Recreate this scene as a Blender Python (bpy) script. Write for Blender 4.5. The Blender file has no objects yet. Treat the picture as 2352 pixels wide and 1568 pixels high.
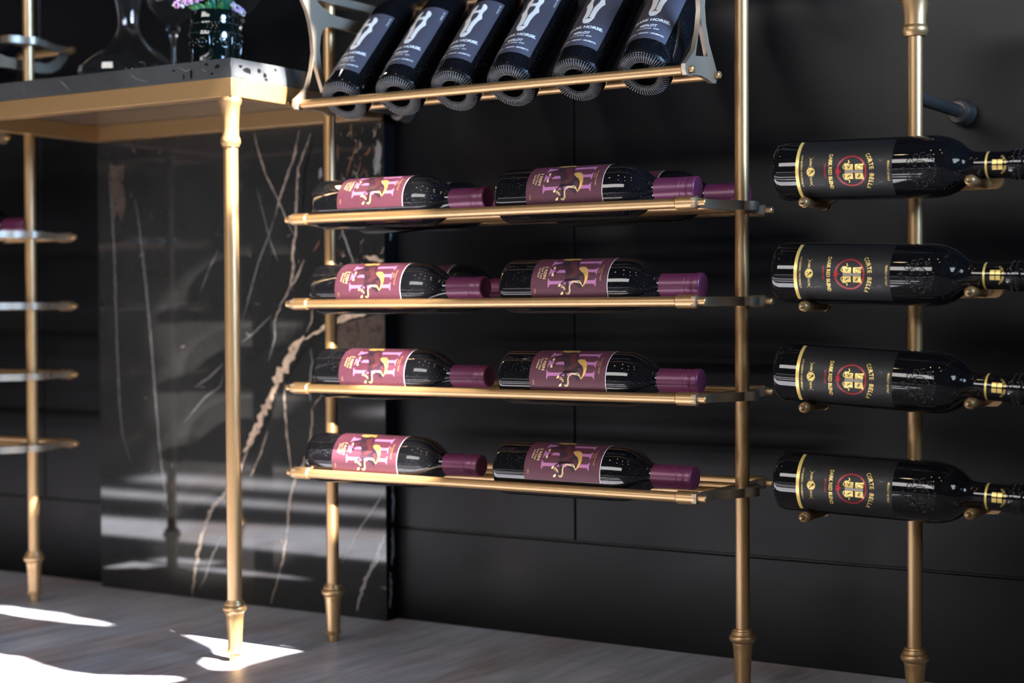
import bpy, bmesh, math, random
from mathutils import Vector, Matrix
from mathutils.geometry import tessellate_polygon

random.seed(7)
PI = math.pi
SC = bpy.context.scene
COL = SC.collection

# ------------------------------------------------------------------ camera
cam_data = bpy.data.cameras.new('camera')
cam = bpy.data.objects.new('camera', cam_data)
COL.objects.link(cam)
cr = Vector((0.847019, 0.531539, -0.005067))
cu = Vector((-0.006906, 0.020536, 0.999765))
cf = Vector((-0.531518, 0.846785, -0.021065))
CAM = Vector((0.677649, -1.954403, 0.51))
m = Matrix.Identity(4)
for i in range(3):
    m[i][0], m[i][1], m[i][2], m[i][3] = cr[i], cu[i], -cf[i], CAM[i]
cam.matrix_world = m
cam_data.sensor_width = 36.0
cam_data.lens = 57.18
cam_data.clip_start = 0.05
cam_data.clip_end = 60
cam_data.dof.use_dof = True
cam_data.dof.focus_distance = (Vector((-0.27, -0.10, 0.5)) - CAM).dot(cf)
cam_data.dof.aperture_fstop = 3.2
SC.camera = cam

# ------------------------------------------------------------------ world, lights, exposure
SC.view_settings.view_transform = 'Standard'
SC.view_settings.look = 'None'
SC.view_settings.exposure = 0.0
SC.view_settings.gamma = 1.0
SC.view_settings.use_curve_mapping = False
try:
    SC.cycles.use_denoising = True
    SC.cycles.max_bounces = 10
    SC.cycles.sample_clamp_indirect = 8.0
except Exception:
    pass

w = bpy.data.worlds.new('world')
SC.world = w
w.use_nodes = True
w.node_tree.nodes['Background'].inputs['Color'].default_value = (0.9, 0.92, 1.0, 1)
w.node_tree.nodes['Background'].inputs['Strength'].default_value = 0.035

SUN_T = 1.0          # tangent of the sun's elevation
SUN_P = 0.12        # lean of the beam towards the back wall
sd = Vector((-1.0, SUN_P, -SUN_T)).normalized()
sl = bpy.data.lights.new('sun', 'SUN')
sl.energy = 112.0
sl.angle = 0.006
sl.color = (1.0, 0.975, 0.95)
so = bpy.data.objects.new('sun', sl)
so.rotation_euler = sd.to_track_quat('-Z', 'Y').to_euler()
so.location = (3, -1, 5)
COL.objects.link(so)


def light(name, kind, loc, target, energy, color, **kw):
    l = bpy.data.lights.new(name, kind)
    l.energy = energy
    l.color = color
    for k, v in kw.items():
        setattr(l, k, v)
    o = bpy.data.objects.new(name, l)
    o.location = loc
    o.rotation_euler = (Vector(target) - Vector(loc)).to_track_quat('-Z', 'Y').to_euler()
    COL.objects.link(o)
    return o


# daylight through the shop window on the right, and an added soft fill behind the camera
light('window_daylight', 'AREA', (1.55, -0.42, 1.38), (-1.0, -0.34, 1.12), 22, (0.36, 0.60, 1.0),
      shape='RECTANGLE', size=0.8, size_y=1.0, spread=math.radians(48))
light('side_window', 'AREA', (1.55, -0.95, 1.15), (-0.4, -0.1, 0.6), 5.5, (0.75, 0.92, 1.0), shape='RECTANGLE', size=0.42, size_y=0.5)
light('front_fill', 'AREA', (-1.2, -4.2, 2.2), (-0.8, 0, 0.5), 95, (1.0, 0.96, 0.94),
      shape='RECTANGLE', size=3.0, size_y=1.0)
# one small added spot per shelf, brightening the left column of bottles
for tz in (0.665, 0.541, 0.418, 0.294):
    light('added_bottle_spot', 'SPOT', (0.55, -0.85, tz + 0.36), (-0.765, -0.090, tz - 0.022), 900, (1.0, 0.94, 0.88),
          spot_size=math.radians(5.8), spot_blend=0.45, shadow_soft_size=0.010)
for (cx, cy) in ((-1.6, -1.6), (-0.9, -1.2), (-0.2, -1.5), (0.5, -1.3), (-0.9, -2.4), (0.1, -2.6), (0.9, -2.0)):
    light('ceiling_downlight', 'POINT', (cx, cy, 2.9), (cx, cy, 0), 3.0, (1.0, 0.75, 0.42), shadow_soft_size=0.035)


# ------------------------------------------------------------------ helpers
def tag(o, label=None, cat=None, group=None, kind=None):
    if label: o['label'] = label
    if cat: o['category'] = cat
    if group: o['group'] = group
    if kind: o['kind'] = kind
    return o


def thing(name, label, cat, loc=(0, 0, 0), group=None):
    o = bpy.data.objects.new(name, None)
    o.empty_display_size = 0.05
    o.location = loc
    COL.objects.link(o)
    return tag(o, label, cat, group)


def obj(name, bm, mats, parent=None, smooth=True, angle=35):
    bmesh.ops.recalc_face_normals(bm, faces=bm.faces[:])
    me = bpy.data.meshes.new(name)
    if smooth:
        for f in bm.faces: f.smooth = True
        lim = math.radians(angle)
        for e in bm.edges:
            if len(e.link_faces) == 2 and e.calc_face_angle(0) > lim: e.smooth = False
    bm.to_mesh(me)
    bm.free()
    for mt in (mats if isinstance(mats, (list, tuple)) else [mats]):
        me.materials.append(mt)
    o = bpy.data.objects.new(name, me)
    COL.objects.link(o)
    if parent is not None: o.parent = parent
    return o


def BM(): return bmesh.new()


def add_box(bm, lo, hi, bevel=0.0, mi=0):
    r = bmesh.ops.create_cube(bm, size=1.0)
    vs = r['verts']
    for v in vs:
        v.co = Vector([lo[i] + (v.co[i] + 0.5) * (hi[i] - lo[i]) for i in range(3)])
    fs = set(f for v in vs for f in v.link_faces)
    for f in fs: f.material_index = mi
    if bevel > 0:
        es = list(set(e for f in fs for e in f.edges))
        bmesh.ops.bevel(bm, geom=es, offset=bevel, segments=2, affect='EDGES', profile=0.5)
    return bm


def axes(axis):
    a = Vector(axis).normalized()
    h = Vector((0, 0, 1)) if abs(a.z) < 0.9 else Vector((0, 1, 0))
    b = h.cross(a).normalized()
    return a, b, a.cross(b)


def add_lathe(bm, prof, origin=(0, 0, 0), axis=(0, 0, 1), seg=32, mi=0):
    """prof: (distance along axis, radius)"""
    a, b, c = axes(axis)
    o = Vector(origin)
    rings = []
    for (t, r) in prof:
        if r < 1e-6:
            rings.append([bm.verts.new(o + a * t)])
        else:
            rings.append([bm.verts.new(o + a * t + (b * math.cos(2 * PI * k / seg) + c * math.sin(2 * PI * k / seg)) * r)
                          for k in range(seg)])
    for p, q in zip(rings[:-1], rings[1:]):
        for k in range(seg):
            n = (k + 1) % seg
            if len(p) == 1 and len(q) == 1: continue
            if len(p) == 1: f = bm.faces.new((p[0], q[n], q[k]))
            elif len(q) == 1: f = bm.faces.new((p[k], p[n], q[0]))
            else: f = bm.faces.new((p[k], p[n], q[n], q[k]))
            f.material_index = mi
    return bm


def rod(bm, p0, p1, r, seg=16, mi=0):
    p0, p1 = Vector(p0), Vector(p1)
    L = (p1 - p0).length
    e = min(r * 0.25, L * 0.2)
    return add_lathe(bm, [(0, 0), (0, r - e), (e, r), (L - e, r), (L, r - e), (L, 0)], p0, p1 - p0, seg, mi)


def add_tube(bm, pts, r, seg=8, closed=False, mi=0):
    pts = [Vector(p) for p in pts]
    n = len(pts)
    rings = []
    for i, p in enumerate(pts):
        t = (pts[(i + 1) % n] - pts[i - 1]) if closed else (pts[min(i + 1, n - 1)] - pts[max(i - 1, 0)])
        a, b, c = axes(t if t.length > 1e-9 else (0, 0, 1))
        rr = r[i] if isinstance(r, (list, tuple)) else r
        rings.append([bm.verts.new(p + (b * math.cos(2 * PI * k / seg) + c * math.sin(2 * PI * k / seg)) * rr) for k in range(seg)])
    for i in range(n if closed else n - 1):
        p, q = rings[i], rings[(i + 1) % n]
        for k in range(seg):
            f = bm.faces.new((p[k], p[(k + 1) % seg], q[(k + 1) % seg], q[k]))
            f.material_index = mi
    if not closed:
        bm.faces.new(rings[0][::-1]).material_index = mi
        bm.faces.new(rings[-1]).material_index = mi
    return bm


def tess(bm, loops, fn, mi=0):
    """flat polygon with holes; fn maps (x, y) to 3-D"""
    vecs = [[Vector((x, y, 0)) for x, y in l] for l in loops]
    flat = [v for l in vecs for v in l]
    vs = [bm.verts.new(fn(v.x, v.y)) for v in flat]
    for t in tessellate_polygon(vecs):
        try:
            bm.faces.new([vs[i] for i in t]).material_index = mi
        except ValueError:
            pass
    return vs


def add_plate(bm, loops, fn0, fn1, mi=0):
    """prism: polygon (with holes) swept between two maps of the plane"""
    a = tess(bm, loops, fn0, mi)
    b = tess(bm, loops, fn1, mi)
    i0 = 0
    for l in loops:
        n = len(l)
        for k in range(n):
            bm.faces.new((a[i0 + k], a[i0 + (k + 1) % n], b[i0 + (k + 1) % n], b[i0 + k])).material_index = mi
        i0 += n
    return bm


def smooth_poly(pts, n=2):
    """Chaikin corner cutting of a closed outline"""
    for _ in range(n):
        out = []
        for i in range(len(pts)):
            p, q = pts[i], pts[(i + 1) % len(pts)]
            out += [(p[0] * .75 + q[0] * .25, p[1] * .75 + q[1] * .25), (p[0] * .25 + q[0] * .75, p[1] * .25 + q[1] * .75)]
        pts = out
    return pts


def copy_thing(root, loc=None, rot=None, label=None, name=None):
    r = root.copy()
    COL.objects.link(r)
    if loc is not None: r.location = loc
    if rot is not None: r.rotation_euler = rot
    if label: r['label'] = label
    for ch in list(root.children):
        c = ch.copy(); COL.objects.link(c); c.parent = r
        for g in list(ch.children):
            d = g.copy(); COL.objects.link(d); d.parent = c
    return r


# ------------------------------------------------------------------ materials
def mat(name, color, rough=0.5, metal=0.0, spec=0.5, **kw):
    mt = bpy.data.materials.new(name)
    mt.use_nodes = True
    b = mt.node_tree.nodes['Principled BSDF']
    b.inputs['Base Color'].default_value = (*color, 1)
    b.inputs['Roughness'].default_value = rough
    b.inputs['Metallic'].default_value = metal
    b.inputs['Specular IOR Level'].default_value = spec
    for k, v in kw.items(): b.inputs[k].default_value = v
    return mt


class N:
    def __init__(s, mt):
        s.t = mt.node_tree
        s.b = s.t.nodes['Principled BSDF']

    def add(s, kind, **kw):
        n = s.t.nodes.new(kind)
        for k, v in kw.items():
            if hasattr(n, k): setattr(n, k, v)
        return n

    def link(s, a, b): s.t.links.new(a, b)

    def coords(s, scale=(1, 1, 1), rot=(0, 0, 0), obj=True):
        tc = s.add('ShaderNodeTexCoord')
        mp = s.add('ShaderNodeMapping')
        mp.inputs['Scale'].default_value = scale
        mp.inputs['Rotation'].default_value = rot
        s.link(tc.outputs['Object'], mp.inputs['Vector'])
        return mp.outputs['Vector']

    def noise(s, vec, scale, detail=4, rough=0.5, dist=0.0):
        n = s.add('ShaderNodeTexNoise')
        n.inputs['Scale'].default_value = scale
        n.inputs['Detail'].default_value = detail
        n.inputs['Roughness'].default_value = rough
        n.inputs['Distortion'].default_value = dist
        s.link(vec, n.inputs['Vector'])
        return n.outputs['Fac']

    def ramp(s, fac, stops):
        r = s.add('ShaderNodeValToRGB')
        els = r.color_ramp.elements
        while len(els) < len(stops): els.new(0.5)
        for e, (p, c) in zip(els, stops):
            e.position = p
            e.color = (*c, 1) if len(c) == 3 else c
        s.link(fac, r.inputs['Fac'])
        return r.outputs['Color']

    def bump(s, fac, strength, dist):
        b = s.add('ShaderNodeBump')
        b.inputs['Strength'].default_value = strength
        b.inputs['Distance'].default_value = dist
        s.link(fac, b.inputs['Height'])
        s.link(b.outputs['Normal'], s.b.inputs['Normal'])


def gold_mat(name, c, rough, metal):
    mt = mat(name, c, rough, metal)
    n = N(mt)
    n.b.inputs['Coat Weight'].default_value = 0.7
    n.b.inputs['Coat Roughness'].default_value = 0.30
    n.b.inputs['Coat IOR'].default_value = 1.6
    v = n.coords()
    f = n.noise(v, 900, 2)
    n.link(n.ramp(f, [(0.3, tuple(x * 0.86 for x in c)), (0.7, tuple(min(1, x * 1.12) for x in c))]), n.b.inputs['Base Color'])
    n.bump(f, 0.12, 0.0004)
    return mt


GOLD = gold_mat('brushed_gold', (0.375, 0.220, 0.087), 0.42, 0.75)
GREY_GOLD = gold_mat('window_greyed_gold', (0.27, 0.215, 0.155), 0.44, 0.65)  # same gold, its colour greyed for the window's cool reflection


def glass_black(name, c=(0.004, 0.004, 0.005), dust=0.16):
    mt = mat(name, c, 0.025, 0.0, 0.5)
    n = N(mt)
    vo = n.add('ShaderNodeTexVoronoi')
    vo.inputs['Scale'].default_value = 420
    v = n.coords()
    n.link(v, vo.inputs['Vector'])
    f = n.noise(v, 30, 3)
    mul = n.add('ShaderNodeMath', operation='MULTIPLY')
    d = n.ramp(vo.outputs['Distance'], [(0.10, (1, 1, 1)), (0.17, (0, 0, 0))])
    k = n.ramp(f, [(0.44, (0, 0, 0)), (0.66, (1, 1, 1))])
    n.link(d, mul.inputs[0]); n.link(k, mul.inputs[1])
    n.link(n.ramp(mul.outputs[0], [(0.0, c), (1.0, (dust, dust, dust))]), n.b.inputs['Base Color'])
    n.link(n.ramp(mul.outputs[0], [(0.0, (0.025,) * 3), (1.0, (0.6,) * 3)]), n.b.inputs['Roughness'])
    return mt


BOTTLE = glass_black('black_bottle_glass')
BOTTLE_CLEAN = glass_black('clean_black_glass', dust=0.03)
BEAD = mat('glint_lightened_beads', (0.16, 0.16, 0.165), 0.15, 0, 1.0)  # black glass knurls, lightened to paint in their glints
STAND = mat('shade_darkened_metal', (0.085, 0.075, 0.068), 0.42, 0.7)  # standoff metal, colour darkened for the shade near the wall
BASE = mat('stippled_base_glass', (0.003, 0.003, 0.0035), 0.35, 0, 0.15)
BURG = mat('burgundy_paper', (0.098, 0.026, 0.040), 0.55, 0, 0.3)
_n = N(BURG)
_n.link(_n.ramp(_n.noise(_n.coords(), 260, 3), [(0.3, (0.070, 0.0185, 0.030)), (0.7, (0.083, 0.022, 0.035))]), _n.b.inputs['Base Color'])
PINK = mat('pink_ink', (0.36, 0.135, 0.27), 0.5, 0, 0.3)
HORSE = mat('dark_horse_ink', (0.035, 0.016, 0.024), 0.5, 0, 0.3)
_n = N(HORSE)
_n.link(_n.ramp(_n.noise(_n.coords(), 170, 4, 0.6), [(0.38, (0.014, 0.010, 0.018)), (0.64, (0.050, 0.014, 0.018))]), _n.b.inputs['Base Color'])
HORSE2 = mat('chestnut_ink', (0.072, 0.018, 0.022), 0.5, 0, 0.3)
GINK = mat('gold_ink', (0.62, 0.36, 0.10), 0.38, 0.35)
GINK2 = mat('pale_gold_ink', (0.80, 0.62, 0.30), 0.4, 0.3)
PAPER_EDGE = mat('white_paper_edge', (0.75, 0.72, 0.74), 0.6)
CAPS = mat('violet_capsule', (0.112, 0.018, 0.058), 0.36, 0.15, 0.5)
SLATE = mat('slate_blue_paper', (0.058, 0.054, 0.069), 0.5, 0, 0.3)
WHITE = mat('white_ink', (0.74, 0.74, 0.72), 0.5, 0, 0.3)
CBPAPER = mat('charcoal_paper', (0.0085, 0.0085, 0.0095), 0.5, 0, 0.35)
SCROLL = mat('black_scroll_ink', (0.005, 0.005, 0.006), 0.3)
RED = mat('red_foil', (0.42, 0.012, 0.020), 0.4, 0.2)
CBGOLD = mat('yellow_gold_foil', (0.80, 0.58, 0.17), 0.35, 0.35)
SILVER = mat('pewter_foil', (0.30, 0.26, 0.25), 0.4, 0.5)


def wall_material():
    mt = mat('black_wall_paint', (0.005, 0.005, 0.0056), 0.32, 0, 0.20)
    n = N(mt)
    v = n.coords()
    f = n.noise(v, 6, 5, 0.55)
    n.link(n.ramp(f, [(0.3, (0.0032, 0.0032, 0.0038)), (0.7, (0.0046, 0.0046, 0.0054))]), n.b.inputs['Base Color'])
    n.link(n.ramp(f, [(0.3, (0.30,) * 3), (0.7, (0.40,) * 3)]), n.b.inputs['Roughness'])
    n.bump(n.noise(n.coords((1, 1, 0.4)), 55, 3), 0.05, 0.002)
    return mt


def marble_material(name, base, spots, rough):
    mt = mat(name, base, rough, 0, 0.5)
    n = N(mt)
    v = n.coords()
    f = n.noise(v, 3.2, 8, 0.62, 0.6)
    g = n.noise(v, 34, 6, 0.7, 1.4)
    c1 = n.ramp(f, [(0.25, tuple(x * 0.62 for x in base)), (0.52, base), (0.78, tuple(x * 1.45 for x in base))])
    mix = n.add('ShaderNodeMix', data_type='RGBA')
    n.link(n.ramp(g, [(0.62, (0, 0, 0)), (0.74, (1, 1, 1))]), mix.inputs['Factor'])
    n.link(c1, mix.inputs[6])
    mix.inputs[7].default_value = (*spots, 1)
    n.link(mix.outputs[2], n.b.inputs['Base Color'])
    return mt


WALL = wall_material()
MARBLE = marble_material('dark_marble', (0.019, 0.0188, 0.0184), (0.036, 0.032, 0.028), 0.045)
SLAB = marble_material('black_marble_slab', (0.044, 0.045, 0.045), (0.02, 0.02, 0.02), 0.10)
VEIN = {'w': mat('grey_vein', (0.13, 0.124, 0.12), 0.06), 'b': mat('beige_vein', (0.25, 0.20, 0.16), 0.06),
        'B': mat('tan_vein', (0.45, 0.33, 0.24), 0.07), 'W': mat('white_vein', (0.22, 0.21, 0.20), 0.06),
        'o': mat('rust_vein', (0.16, 0.072, 0.038), 0.06), 'd': mat('black_vein', (0.0025, 0.0025, 0.0025), 0.55, 0, 0.1),
        'p': mat('brown_patch', (0.070, 0.052, 0.043), 0.06)}
for k in ('b', 'B', 'W', 'p'):
    n = N(VEIN[k])
    c = VEIN[k].node_tree.nodes['Principled BSDF'].inputs['Base Color'].default_value[:3]
    n.link(n.ramp(n.noise(n.coords(), 60, 6, 0.7, 0.8), [(0.34, tuple(x * 0.35 for x in c)), (0.5, c), (0.7, tuple(x * 1.2 for x in c))]),
           n.b.inputs['Base Color'])


def floor_material():
    mt = mat('grey_wood_floor', (0.15, 0.14, 0.15), 0.42, 0, 0.4)
    n = N(mt)
    v = n.coords((7.0, 0.9, 1), (0, 0, math.radians(8)))
    f = n.noise(v, 6.0, 8, 0.62, 0.5)
    big = n.noise(n.coords((1.4, 0.7, 1), (0, 0, math.radians(8))), 3.0, 3, 0.5)
    c1 = n.ramp(f, [(0.30, (0.255, 0.258, 0.288)), (0.50, (0.395, 0.398, 0.437)), (0.72, (0.52, 0.525, 0.57))])
    c2 = n.ramp(f, [(0.30, (0.225, 0.192, 0.195)), (0.50, (0.345, 0.302, 0.305)), (0.72, (0.47, 0.425, 0.43))])
    mix = n.add('ShaderNodeMix', data_type='RGBA')
    n.link(n.ramp(big, [(0.50, (0, 0, 0)), (0.60, (1, 1, 1))]), mix.inputs['Factor'])
    n.link(c1, mix.inputs[6]); n.link(c2, mix.inputs[7])
    br = n.add('ShaderNodeTexBrick')
    br.offset = 0.4
    br.inputs['Scale'].default_value = 1.0
    br.inputs['Mortar Size'].default_value = 0.0012
    br.inputs['Brick Width'].default_value = 1.2
    br.inputs['Row Height'].default_value = 0.18
    br.inputs['Color1'].default_value = (1, 1, 1, 1)
    br.inputs['Color2'].default_value = (0.84, 0.84, 0.86, 1)
    br.inputs['Mortar'].default_value = (0.55, 0.55, 0.55, 1)
    n.link(n.coords((1, 1, 1), (0, 0, math.radians(98))), br.inputs['Vector'])
    mul = n.add('ShaderNodeMix', data_type='RGBA', blend_type='MULTIPLY')
    mul.inputs['Factor'].default_value = 1.0
    n.link(mix.outputs[2], mul.inputs[6]); n.link(br.outputs['Color'], mul.inputs[7])
    n.link(mul.outputs[2], n.b.inputs['Base Color'])
    n.bump(f, 0.12, 0.002)
    return mt


FLOOR = floor_material()
CEIL = mat('dark_ceiling_paint', (0.02, 0.02, 0.02), 0.8)
RWALL = mat('dark_side_wall_paint', (0.03, 0.03, 0.032), 0.8)
CLEAR = mat('clear_crystal', (1, 1, 1), 0.0, 0, 0.5, **{'Transmission Weight': 0.998, 'IOR': 1.5})
GREENGLASS = mat('dark_green_glass', (0.0007, 0.0035, 0.003), 0.04, 0, 0.6, **{'Coat Weight': 0.3})
LEAF = mat('leaf_green', (0.055, 0.20, 0.035), 0.45)
LEAF2 = mat('emerald_stem_green', (0.01, 0.16, 0.075), 0.35)
BLOSSOM = mat('pink_blossom', (0.62, 0.30, 0.48), 0.6)
BLOSSOM2 = mat('lilac_blossom', (0.46, 0.38, 0.60), 0.6)
BUD = mat('pale_green_bud', (0.50, 0.62, 0.40), 0.6)

# ------------------------------------------------------------------ setting
bm = BM(); add_box(bm, (-4.2, -4.6, -0.05), (1.75, 0.30, 0.0))
tag(obj('floor', bm, FLOOR, smooth=False), kind='structure')
bm = BM(); add_box(bm, (-4.2, -4.6, 5.3), (1.75, 0.30, 5.35))
tag(obj('ceiling', bm, CEIL, smooth=False), kind='structure')

WY = 0.20            # face of the back wall
bm = BM()
add_box(bm, (-4.2, WY + 0.004, -0.01), (1.62, WY + 0.09, 5.3))
GZ, G = 0.1505, 0.0016
xs = [-4.2, -3.1, -1.731, -0.562, 0.72, 1.62]
for a, b in zip(xs[:-1], xs[1:]):            # upper panels with narrow shadow gaps
    add_box(bm, (a + G, WY, GZ + G), (b - G, WY + 0.01, 5.3), 0.0012)
for a, b in ((-4.2, -1.0), (-1.0, 1.62)):    # plinth boards below the long horizontal gap
    add_box(bm, (a, WY, 0.0), (b, WY + 0.01, GZ - G), 0.0012)
tag(obj('wall_back', bm, WALL, smooth=False), kind='structure')


# unseen right-hand wall masking the sun; openings cut to shape its patches
def onwall(x, y, z):
    k = 1.6 - x
    return (y - SUN_P * k, z + SUN_T * k)


P1 = [(-2.9, -0.332), (-1.236, -0.332), (-1.213, -0.324), (-1.142, -0.346), (-1.081, -0.359), (-1.027, -0.354), (-0.923, -0.302),
      (-0.898, -0.308), (-0.90, -0.326), (-0.928, -0.356), (-0.86, -0.43), (-0.40, -0.42), (-0.22, -0.42), (-0.22, -0.70), (-0.3, -0.72), (-1.2, -0.71), (-1.56, -0.69), (-2.2, -0.56), (-2.9, -0.53)]
P4 = [(-2.9, -0.87), (-1.8, -0.90), (-0.25, -0.90), (-0.25, -0.99), (-1.8, -1.00), (-2.9, -0.985)]
P5 = [(-2.9, -1.20), (-1.8, -1.25), (-0.3, -1.22), (-0.3, -1.38), (-1.8, -1.42), (-2.9, -1.38)]
P2 = [(-1.163, -0.057), (-1.138, -0.049), (-1.063, -0.059), (-0.996, -0.064), (-0.952, -0.065), (-0.877, -0.076), (-0.880, -0.097),
      (-0.884, -0.124), (-0.886, -0.19), (-0.879, -0.224), (-0.892, -0.237), (-0.917, -0.236), (-0.953, -0.216), (-0.975, -0.177), (-0.982, -0.151),
      (-1.011, -0.125), (-1.077, -0.094), (-1.121, -0.074)]
P3 = [(-1.56, -0.061), (-1.481, -0.061), (-1.411, -0.059), (-1.366, -0.070), (-1.30, -0.075), (-1.267, -0.084), (-1.338, -0.096), (-1.418, -0.100),
      (-1.503, -0.105), (-1.56, -0.107)]
holes = [[onwall(x, y, 0) for x, y in P] for P in (P1, P2, P3, P4, P5)]
X0 = -0.898
holes.append([onwall(X0, y, z) for y, z in (
    (-0.26, 0.655), (-0.160, 0.665), (-0.158, 0.735), (-0.100, 0.742), (-0.098, 0.785), (-0.074, 0.800), (-0.072, 0.872), (-0.086, 0.874), (-0.088, 0.95),
    (-0.125, 0.95), (-0.127, 0.872), (-0.1945, 0.872), (-0.1945, 0.8135), (-0.26, 0.80))])
out = [(-4.6, 0.0), (0.29, 0.0), (0.29, 5.3), (-4.6, 5.3)]
bm = BM()
add_plate(bm, [out] + holes, lambda y, z: (1.6, y, z), lambda y, z: (1.612, y, z))
tag(obj('wall_right_sun_mask', bm, RWALL, smooth=False), kind='structure')

# ------------------------------------------------------------------ veined marble panel behind the table
VEINS = [
 ('w',0.0035,[(-1.522,0.76),(-1.515,0.687),(-1.509,0.614),(-1.507,0.523),(-1.504,0.432),(-1.5,0.341),(-1.493,0.28),(-1.473,0.234)]),
 ('w',0.004,[(-1.457,0.71),(-1.448,0.674),(-1.434,0.576),(-1.425,0.505),(-1.414,0.397),(-1.406,0.308),(-1.403,0.276),(-1.394,0.214),(-1.383,0.152)]),
 ('b',0.004,[(-1.173,0.808),(-1.16,0.766),(-1.147,0.735),(-1.121,0.693),(-1.104,0.662),(-1.089,0.635)]),
 ('b',0.005,[(-1.074,0.808),(-1.085,0.766),(-1.098,0.739),(-1.116,0.7),(-1.128,0.666)]),
 ('w',0.003,[(-1.128,0.666),(-1.143,0.633),(-1.166,0.589),(-1.189,0.528),(-1.203,0.49)]),
 ('b',0.006,[(-1.05,0.8),(-1.077,0.745),(-1.082,0.688),(-1.084,0.635),(-1.091,0.605),(-1.089,0.574),(-1.098,0.544),(-1.118,0.514),(-1.132,0.487)]),
 ('d',0.005,[(-1.04,0.80),(-1.062,0.745),(-1.066,0.688),(-1.068,0.655)]),
 ('w',0.003,[(-1.132,0.487),(-1.13,0.46),(-1.146,0.419)]),
 ('b',0.005,[(-1.065,0.591),(-1.083,0.561),(-1.103,0.538)]),
 ('w',0.002,[(-1.169,0.716),(-1.152,0.664),(-1.139,0.623),(-1.122,0.588)]),
 ('w',0.003,[(-1.204,0.452),(-1.172,0.473),(-1.14,0.497)]),
 ('w',0.003,[(-1.316,0.371),(-1.278,0.392),(-1.245,0.417)]),
 ('w',0.002,[(-1.34,0.31),(-1.292,0.354),(-1.255,0.375),(-1.245,0.403)]),
 ('w',0.002,[(-1.3,0.539),(-1.276,0.584),(-1.257,0.612)]),
 ('d',0.006,[(-1.044,0.452),(-1.066,0.438),(-1.09,0.41),(-1.112,0.385)]),
 ('B',0.010,[(-0.899,0.51),(-0.928,0.503),(-0.982,0.494),(-1.011,0.484),(-1.041,0.47),(-1.067,0.458)]),
 ('B',0.022,[(-1.067,0.462),(-1.084,0.447),(-1.104,0.419),(-1.124,0.392),(-1.137,0.368)]),
 ('B',0.018,[(-1.133,0.375),(-1.156,0.333),(-1.174,0.302),(-1.185,0.284),(-1.203,0.261)]),
 ('b',0.009,[(-1.195,0.269),(-1.218,0.215),(-1.254,0.183),(-1.279,0.159),(-1.303,0.111),(-1.32,0.041),(-1.325,0.004)]),
 ('w',0.003,[(-1.252,0.115),(-1.275,0.083),(-1.296,0.035),(-1.309,0.015)]),
 ('w',0.004,[(-1.054,0.443),(-1.05,0.42),(-1.057,0.38),(-1.055,0.353)]),
 ('b',0.005,[(-1.109,0.389),(-1.111,0.351),(-1.107,0.304),(-1.104,0.28),(-1.098,0.236)]),
 ('b',0.006,[(-1.028,0.368),(-1.052,0.342),(-1.052,0.314),(-1.059,0.276),(-1.072,0.246),(-1.089,0.222),(-1.102,0.184),(-1.106,0.141),(-1.117,0.082),(-1.131,0.043),(-1.145,0.006)]),
 ('b',0.004,[(-1.188,0.221),(-1.164,0.263),(-1.149,0.301)]),
 ('w',0.004,[(-0.901,0.219),(-0.914,0.196),(-0.953,0.147),(-0.973,0.114),(-0.991,0.088)]),
 ('W',0.009,[(-0.901,0.140),(-0.906,0.131),(-0.924,0.093),(-0.945,0.058),(-0.961,0.012)]),
 ('W',0.018,[(-0.909,0.782),(-0.912,0.754),(-0.916,0.726)]),
 ('o',0.004,[(-0.965,0.811),(-0.964,0.786)]), ('o',0.004,[(-0.951,0.782),(-0.967,0.751),(-0.976,0.726)]),
 ('o',0.003,[(-0.944,0.75),(-0.955,0.725)]), ('o',0.004,[(-0.993,0.777),(-0.994,0.752)]),
 ('B',0.012,[(-0.937,0.593),(-0.91,0.586),(-0.901,0.586)]), ('W',0.004,[(-0.987,0.644),(-0.973,0.608),(-0.959,0.579)]),
 ('o',0.003,[(-1.032,0.624),(-1.046,0.603)]), ('b',0.004,[(-1.049,0.51),(-1.051,0.487),(-1.062,0.47)]),
 ('W',0.010,[(-1.029,0.743),(-1.033,0.725)]),
]
PY = 0.170
VK = ['w', 'b', 'B', 'W', 'o', 'd', 'p']
bm = BM()
add_box(bm, (-1.550, PY, 0.0), (-0.899, WY, 0.8125), 0.0008)
rnd = random.Random(3)


def vein(bm, pts, width, mi, fn):
    fine = []
    for (x0, y0), (x1, y1) in zip(pts[:-1], pts[1:]):
        L = math.hypot(x1 - x0, y1 - y0)
        k = max(2, int(L / 0.006))
        for i in range(k):
            fine.append((x0 + (x1 - x0) * i / k, y0 + (y1 - y0) * i / k))
    fine.append(pts[-1])
    prev = None
    n = len(fine)
    for i, (x, y) in enumerate(fine):
        a, b = fine[max(0, i - 1)], fine[min(n - 1, i + 1)]
        d = Vector((b[0] - a[0], b[1] - a[1])).normalized()
        nx, ny = -d.y, d.x
        taper = min(1, 0.25 + 3.0 * min(i, n - 1 - i) / n)
        w0 = width * taper * rnd.uniform(0.3, 0.8)
        w1 = width * taper * rnd.uniform(0.3, 0.8)
        c = rnd.uniform(-0.25, 0.25) * width
        cur = (bm.verts.new(fn(x + nx * (c + w0), y + ny * (c + w0))), bm.verts.new(fn(x + nx * (c - w1), y + ny * (c - w1))))
        if prev: bm.faces.new((prev[0], prev[1], cur[1], cur[0])).material_index = mi
        prev = cur


def clampx(x): return max(-1.549, min(-0.8995, x))


def patch(bm, pts, mi, off): tess(bm, [pts], lambda x, z: (clampx(x), PY - off, z), mi)


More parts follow.
